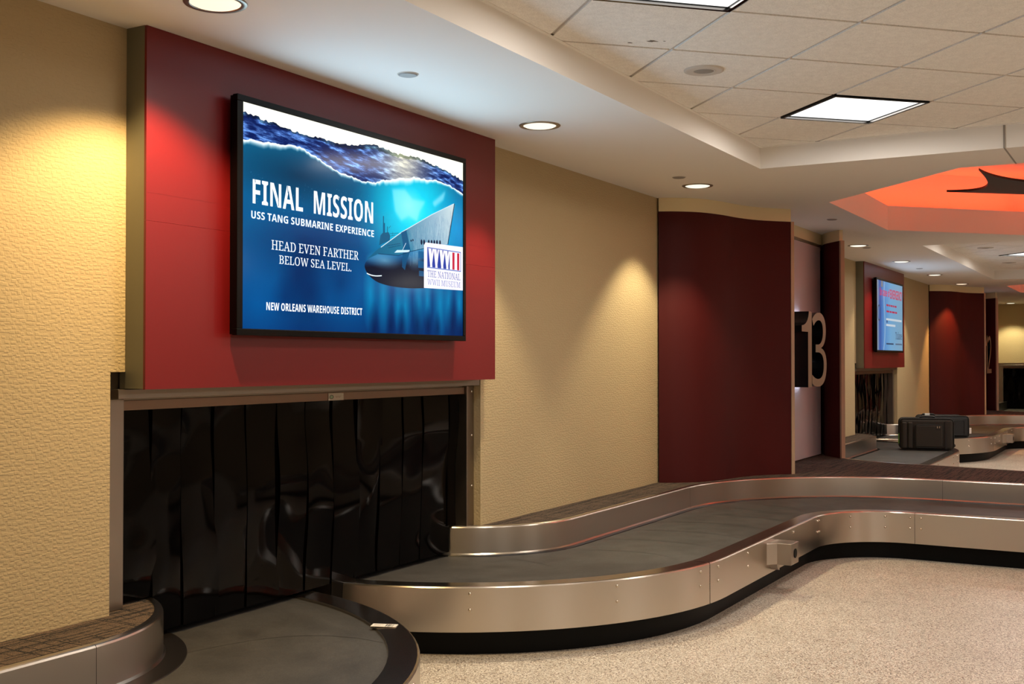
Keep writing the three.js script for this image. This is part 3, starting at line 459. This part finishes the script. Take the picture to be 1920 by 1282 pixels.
  q.fillStyle = '#0b5a80'; path([[886, 492], [896, 446], [912, 432], [960, 424], [972, 440], [968, 462]]); q.fill(); q.fillRect(916, 352, 7, 80); q.fillRect(921, 384, 10, 50); q.fillRect(948, 398, 5, 40); q.strokeStyle = '#0b5a80'; q.lineWidth = 2; for (const [a, b, e, f] of [[968, 430, 1040, 420], [975, 440, 1010, 432], [960, 405, 976, 392], [990, 436, 990, 420]]) { q.beginPath(); q.moveTo(a, b); q.lineTo(e, f); q.stroke(); }
  // lettering
  const fit = (s, x, y, w, h, font, fill, cap = 0.714) => { q.font = font; const size = h / cap; q.save(); q.font = font.replace('100px', size + 'px'); const m = q.measureText(s).width; q.translate(x, y + h); q.scale(w / m, 1); q.fillStyle = fill; q.textAlign = 'left'; q.textBaseline = 'alphabetic'; q.fillText(s, 0, 0); q.restore(); };
  for (let k = 0; k < 260; k++) { q.fillStyle = 'rgba(200,235,250,' + (0.05 + r() * 0.2) + ')'; q.fillRect(40 + r() * 830, 270 + r() * 150, 1 + r() * 3, 1 + r() * 4); }
  fit('FINAL', 47, 300, 314, 97, 'bold 100px sans-serif', '#ffffff'); fit('MISSION', 418, 299, 432, 97, 'bold 100px sans-serif', '#ffffff');
  q.strokeStyle = '#0a4a70'; q.lineWidth = 3; for (const [x, y0, y1] of [[70, 300, 312], [152, 300, 397], [205, 310, 392], [262, 300, 330], [515, 300, 340], [590, 296, 316], [590, 380, 400], [652, 296, 316], [652, 380, 400], [753, 296, 316], [753, 380, 400], [806, 310, 390]]) { q.beginPath(); q.moveTo(x, y0); q.lineTo(x + 2, y1); q.stroke(); }
  fit('USS TANG SUBMARINE EXPERIENCE', 45, 427, 805, 31, 'bold 100px sans-serif', '#f2fbff');
  fit('HEAD EVEN FARTHER', 164, 536, 570, 37, '100px serif', '#ffffff', 0.68); fit('BELOW SEA LEVEL.', 210, 595, 476, 33, '100px serif', '#ffffff', 0.68);
  fit('NEW ORLEANS WAREHOUSE DISTRICT', 134, 790, 628, 32, 'bold 100px sans-serif', '#ffffff');
  // museum card
  q.fillStyle = '#f6eef4'; q.beginPath(); q.moveTo(1262, 444); q.lineTo(1600, 438); q.lineTo(1600, 664); q.lineTo(1249, 670); q.lineTo(1249, 458); q.fill(); q.strokeStyle = '#6a80c0'; q.lineWidth = 5; q.strokeRect(1278, 468, 302, 98);
  q.save(); q.beginPath(); q.rect(1281, 471, 296, 92); q.clip(); q.fillStyle = '#2a3f9c'; q.fillRect(1281, 471, 200, 92); q.fillStyle = '#f6eef4'; for (const x of [1286, 1384]) { const V = (a) => { q.beginPath(); q.moveTo(x + a, 468); q.lineTo(x + a + 26, 468); q.lineTo(x + a + 36, 566); q.lineTo(x + a + 18, 566); q.fill(); q.beginPath(); q.moveTo(x + a + 50, 468); q.lineTo(x + a + 30, 566); q.lineTo(x + a + 14, 566); q.lineTo(x + a + 36, 468); q.fill(); }; V(0); V(46); }
  q.fillRect(1478, 471, 24, 92); q.fillStyle = '#c0213c'; q.fillRect(1502, 474, 20, 88); q.fillStyle = '#f6eef4'; q.fillRect(1522, 471, 24, 92); q.fillStyle = '#c0213c'; q.fillRect(1546, 474, 20, 88); q.fillStyle = '#f6eef4'; q.fillRect(1566, 471, 12, 92); q.restore();
  fit('THE NATIONAL', 1278, 582, 300, 31, '100px serif', '#5a6fb0', 0.68); fit('WWII MUSEUM', 1278, 625, 300, 27, '100px serif', '#7f8fc4', 0.68);
  const t = new THREE.CanvasTexture(c); t.colorSpace = THREE.SRGBColorSpace; return t;
}
function paintAd2() {
  const W = 800, H = 450, c = document.createElement('canvas'); c.width = W; c.height = H; const q = c.getContext('2d');
  let g = q.createLinearGradient(0, 0, W, 0); g.addColorStop(0, '#b9c6cc'); g.addColorStop(0.1, '#3f62b4'); g.addColorStop(0.24, '#5f9adf'); g.addColorStop(0.5, '#7db8e6'); g.addColorStop(1, '#8db6d2'); q.fillStyle = g; q.fillRect(0, 0, W, H);
  q.strokeStyle = 'rgba(210,230,245,0.5)'; q.lineWidth = 26; q.beginPath(); q.moveTo(230, 0); q.bezierCurveTo(160, 170, 300, 260, 190, 450); q.stroke(); q.fillStyle = '#8d8f9c'; q.fillRect(120, 0, 60, 40); q.strokeStyle = '#4a5166'; q.lineWidth = 9; q.beginPath(); q.ellipse(60, 210, 40, 48, 0, 0, 7); q.stroke();
  const put = (s, x, y, w, h, font, col) => { q.save(); q.font = font.replace('100px', h / 0.714 + 'px'); q.translate(x, y + h); q.scale(w / q.measureText(s).width, 1); q.fillStyle = col; q.fillText(s, 0, 0); q.restore(); };
  put('In case of', 85, 48, 300, 48, 'bold 100px sans-serif', '#e8305a'); put('EMERGENCY', 395, 42, 395, 62, 'bold 100px sans-serif', '#e01f46');
  q.fillStyle = '#c9385c'; for (const [y, a] of [[146, [70, 44, 56, 40, 64]], [187, [90, 60, 90, 60]]]) { let x = 280; for (const w of a) { q.fillRect(x, y, w, 12); x += w + 12; } }
  q.fillStyle = '#dfeaf4'; q.fillRect(270, 238, 500, 14); q.fillRect(270, 276, 290, 14); q.fillStyle = '#2a4a7c'; q.fillRect(285, 252, 26, 16);
  put('Tulane', 560, 325, 220, 48, '100px serif', '#27395e'); q.fillStyle = '#3d5478'; q.fillRect(270, 402, 230, 10); q.fillStyle = '#5f7896'; q.fillRect(560, 402, 220, 10);
  const t = new THREE.CanvasTexture(c); t.colorSpace = THREE.SRGBColorSpace; return t;
}
displayPanel('large red laminate display panel with olive metal side over the nearest opening', 0);
displayPanel('far red display panel beyond the number 13 pier', BAY);
television('large black framed screen showing an underwater submarine advertisement', 0, paintAd(), [0.5, 0.78, 1], 1.2, 3.0);
television('far black framed screen showing a light blue emergency advertisement', BAY, paintAd2(), [0.6, 0.8, 1], 0.75, 1.5);

// ---------------------------------------------------------------- curved number piers
const wave = [[8.535, 0.018], [8.60, 0.14], [8.74, 0.28], [8.98, 0.38], [9.25, 0.44], [9.48, 0.53], [9.64, 0.65], [9.74, 0.745]];
function smooth(pts, n = 60) { const cv = new THREE.CatmullRomCurve3(pts.map(([x, z]) => new THREE.Vector3(x, 0, z))); return makePath(cv.getPoints(n).map((p) => [p.x, p.z])); }
const font = await new FontLoader().loadAsync('fonts/droid/droid_sans_regular.typeface.json');
function pier(num, dx) {
  const PC = 10.655, g = thing('number_pier', num === '13' ? 'tall curved dark red pier between the plain wallpaper and the far display' : 'far curved dark red pier next to the end wall', 'pier', [dx, 0, 0], 'curved red number piers');
  const a = smooth(wave), b = smooth(wave.map(([x, z]) => [2 * PC - x, z]));
  const rect = (o0, o1, y0, y1) => [[o0, y0], [o1, y0], [o1, y1], [o0, y1]];
  for (const [p, sgn] of [[a, 1], [b, -1]]) {
    const o = (u, v) => sgn > 0 ? rect(-v, -u, 0, 1) : rect(u, v, 0, 1), R = (u, v, y0, y1) => o(u, v).map(([q, y]) => [q, y ? y1 : y0]);
    part('red_panel', sweep(p, 0, p.length - 0.002, R(0, 0.03, LEDGE, 2.69), true), M.pierRed, g, 'dark red curved panel'); part('frieze', sweep(p, 0, p.length, R(-0.004, 0.034, 2.69, CEIL - 0.001), true), M.frieze, g, 'cream band under the ceiling');
    const e = at(p, p.length), t = part('edge_trim', bx(0.03, 2.69 - LEDGE, 0.04, 0, (2.69 + LEDGE) / 2, 0), M.trimWood, g, 'pale vertical edge strip'), k = sgn > 0 ? -0.015 : 0.015; t.position.set(e.x + e.nx * k + e.tx * 0.015, 0, e.z + e.nz * k + e.tz * 0.015); t.rotation.y = -Math.atan2(e.tz, e.tx);
  }
  part('glass_panel', rspan(9.42, 11.86, LEDGE + 0.01, 2.66, 0.435, 0.447, 0.002), M.acrylic, g, 'pale lilac frosted panel');
  part('frieze', span(9.32, 11.95, 2.69, CEIL - 0.001, 0.43, 0.45), M.frieze, g); part('glass_channel', span(9.42, 11.86, 2.66, 2.69, 0.432, 0.45), M.steelPlain, g);
  part('core', span(9.0, 12.3, LEDGE, CEIL - 0.001, 0.05, 0.08), M.blackMatte, g);
  const s = thing('number_sign', num === '13' ? 'deep black number thirteen with tan faces in front of frosted glass' : 'tan faced number twelve on the far pier', 'sign', [dx, 0, 0], 'pier numbers');
  const chars = num === '13' ? [['1', 10.24, 10.575], ['3', 10.585, 11.11]] : [['1', 10.24, 10.52], ['2', 10.56, 11.08]];
  for (const [ch, x0, x1] of chars) {
    const one = poly([[0.21, 0], [0.335, 0], [0.335, 0.7], [0.24, 0.7]]); one.curves.pop(); one.autoClose = true; one.currentPoint.set(0.24, 0.7); one.quadraticCurveTo(0.215, 0.575, 0, 0.565); one.lineTo(0, 0.51); one.lineTo(0.21, 0.51);
    const t = ch === '1' ? new THREE.ExtrudeGeometry(one, { depth: 0.2, bevelEnabled: false, curveSegments: 12 }) : new TextGeometry(ch, { font, size: 1, depth: 0.2, curveSegments: 14, bevelEnabled: false }); t.computeBoundingBox(); const q = t.boundingBox;
    t.translate(-q.min.x, -q.min.y, 0); t.scale((x1 - x0) / (q.max.x - q.min.x), 0.7 / (q.max.y - q.min.y), 1); t.translate(x0, 1.245, 0.5);
    part('digit_' + ({ 1: 'one', 2: 'two', 3: 'three' })[ch], t, [M.digitFace, M.digitSide], s, 'tan faced digit with deep black sides');
  }
  for (const [y, up] of [[1.925, 1], [1.265, -1]]) {
    part('light_strip', span(10.6, 11.06, y - 0.006, y + 0.006, 0.462, 0.474), glow([0.8, 0.86, 1], 3), s, 'white light strip behind the number'); part('standoff', new THREE.CylinderGeometry(0.01, 0.01, 0.06, 10).rotateX(Math.PI / 2).translate(10.85, y, 0.475), M.steelPlain, s);
    const L = new THREE.RectAreaLight(new THREE.Color().setRGB(0.75, 0.82, 1), 9, 0.46, 0.02); L.position.set(dx + 10.83, y + up * 0.012, 0.47); L.lookAt(dx + 10.83, y + up * 3, 0.47 - 0.6); L.name = 'light_strip_glow'; scene.add(L);
  }
}
pier('13', 0);
pier('12', BAY);

// ---------------------------------------------------------------- luggage and small things
M.nylon = mat({ color: 0x2a241e, roughness: 0.8, bumpMap: texFabric, bumpScale: 0.0006 }); M.nylonDark = mat({ color: 0x131110, roughness: 0.7 }); M.piping = mat({ color: 0x0b0a0a, roughness: 0.45 });
function loop(w, h, z, r, rad) { // rounded rectangle of piping
  const c = new THREE.CurvePath(), P = []; for (const [cx, cy, a0] of [[w / 2 - r, h / 2 - r, 0], [-w / 2 + r, h / 2 - r, 1], [-w / 2 + r, -h / 2 + r, 2], [w / 2 - r, -h / 2 + r, 3]]) for (let k = 0; k <= 5; k++) { const a = (a0 + k / 5) * Math.PI / 2; P.push(new THREE.Vector3(cx + r * Math.cos(a), cy + r * Math.sin(a), z)); }
  return new THREE.TubeGeometry(new THREE.CatmullRomCurve3(P, true, 'catmullrom', 0.1), 80, rad, 6, true);
}
function suitcase(words, pos, turn, [w, h, d], body, first) {
  const g = thing('suitcase', words, 'suitcase', pos); g.rotation.y = turn;
  part('shell', new RoundedBoxGeometry(w, h, d, 4, 0.04).translate(0, h / 2 + 0.006, 0), body, g);
  for (const z of [d / 2 - 0.02, -d / 2 + 0.02]) part('piping', loop(w + 0.006, h + 0.004, z, 0.05, 0.008).translate(0, h / 2 + 0.008, 0), M.piping, g);
  if (first) {
    const p1 = part('front_pocket', new RoundedBoxGeometry(w * 0.52, h * 0.74, 0.05, 3, 0.02).translate(w * 0.04, h * 0.46, d / 2 + 0.012), body, g); part('zip', loop(w * 0.53, h * 0.75, 0, 0.03, 0.005).translate(w * 0.04, h * 0.46, d / 2 + 0.028), M.piping, p1);
    for (const x of [-0.005, 0.02]) part('zip_pull', bx(0.01, 0.026, 0.006, w * 0.2 + x, h * 0.76, d / 2 + 0.042), M.rivet, p1);
    for (const x of [-0.42, -0.31]) part('side_pocket', new RoundedBoxGeometry(w * 0.09, h * 0.86, 0.04, 3, 0.018).translate(w * x, h * 0.48, d / 2 + 0.006), body, g);
    part('strap', bx(0.03, h * 0.9, 0.008, w * 0.36, h * 0.5, d / 2 + 0.004), M.piping, g);
    part('luggage_tag', new RoundedBoxGeometry(0.012, 0.13, 0.05, 2, 0.005).translate(-w / 2 - 0.012, h * 0.36, d * 0.3), mat({ color: 0x59a01c, roughness: 0.6 }), g, 'bright green luggage tag');
  } else {
    part('luggage_tag', new RoundedBoxGeometry(0.05, 0.085, 0.012, 2, 0.004).translate(w / 2 + 0.02, h * 0.34, d / 2 - 0.04), mat({ color: 0xd8cdc4, roughness: 0.7 }), g, 'white paper luggage tag');
    part('luggage_tag', bx(0.07, 0.03, 0.03, -w * 0.34, h + 0.03, 0.05), mat({ color: 0xd8d8d0, roughness: 0.7 }), g, 'white paper luggage tag');
    part('zip', loop(w * 0.8, h * 0.7, d / 2 + 0.001, 0.03, 0.005).translate(0, h / 2, 0), M.piping, g);
  }
  part('handle', new THREE.TubeGeometry(new THREE.CatmullRomCurve3([[-0.1, 0], [-0.08, 0.022], [0, 0.028], [0.08, 0.022], [0.1, 0]].map(([x, y]) => new THREE.Vector3(x - (first ? -0.02 : w * 0.3), h + 0.004 + y, 0))), 20, 0.011, 8), M.piping, g);
  for (const y of [0.05, h - 0.05]) part('wheel', new THREE.CylinderGeometry(0.026, 0.026, 0.02, 20).rotateX(Math.PI / 2).translate(w / 2 + 0.018, y, -d / 2 + 0.05), M.piping, g);
}
suitcase('dark brown grey soft suitcase with front pocket lying on the belt beyond pier 13', [15.36, BELT + 0.003, 0.88], -1.32, [0.64, 0.39, 0.28], M.nylon, true);
suitcase('plain black suitcase with a white tag on the belt of the far carousel', [17.95, BELT + 0.003, 0.66], -1.15, [0.66, 0.31, 0.42], M.nylonDark, false);
{ // white barcode label on the rim
  const c = document.createElement('canvas'); c.width = 128; c.height = 64; const q = c.getContext('2d'), r = rng(12); q.fillStyle = '#dcd6cc'; q.fillRect(0, 0, 128, 64); q.fillStyle = '#26221f'; for (let x = 72; x < 112; x += 3 + r() * 5) q.fillRect(x, 8, 2 + r() * 3, 46); q.fillStyle = '#7d776f'; q.fillRect(12, 22, 46, 6); q.fillRect(12, 36, 34, 5);
  const t = new THREE.CanvasTexture(c); t.colorSpace = THREE.SRGBColorSpace;
  const m = single('barcode_label', new THREE.BoxGeometry(0.11, 0.0016, 0.05), mat({ map: t, roughness: 0.6 }), 'small white barcode label stuck on the wide dark rim below the curtain', 'label'); m.position.set(3.99, 0.3625, 0.625); m.rotation.y = -1.2;
}
renderer.render(scene, camera);
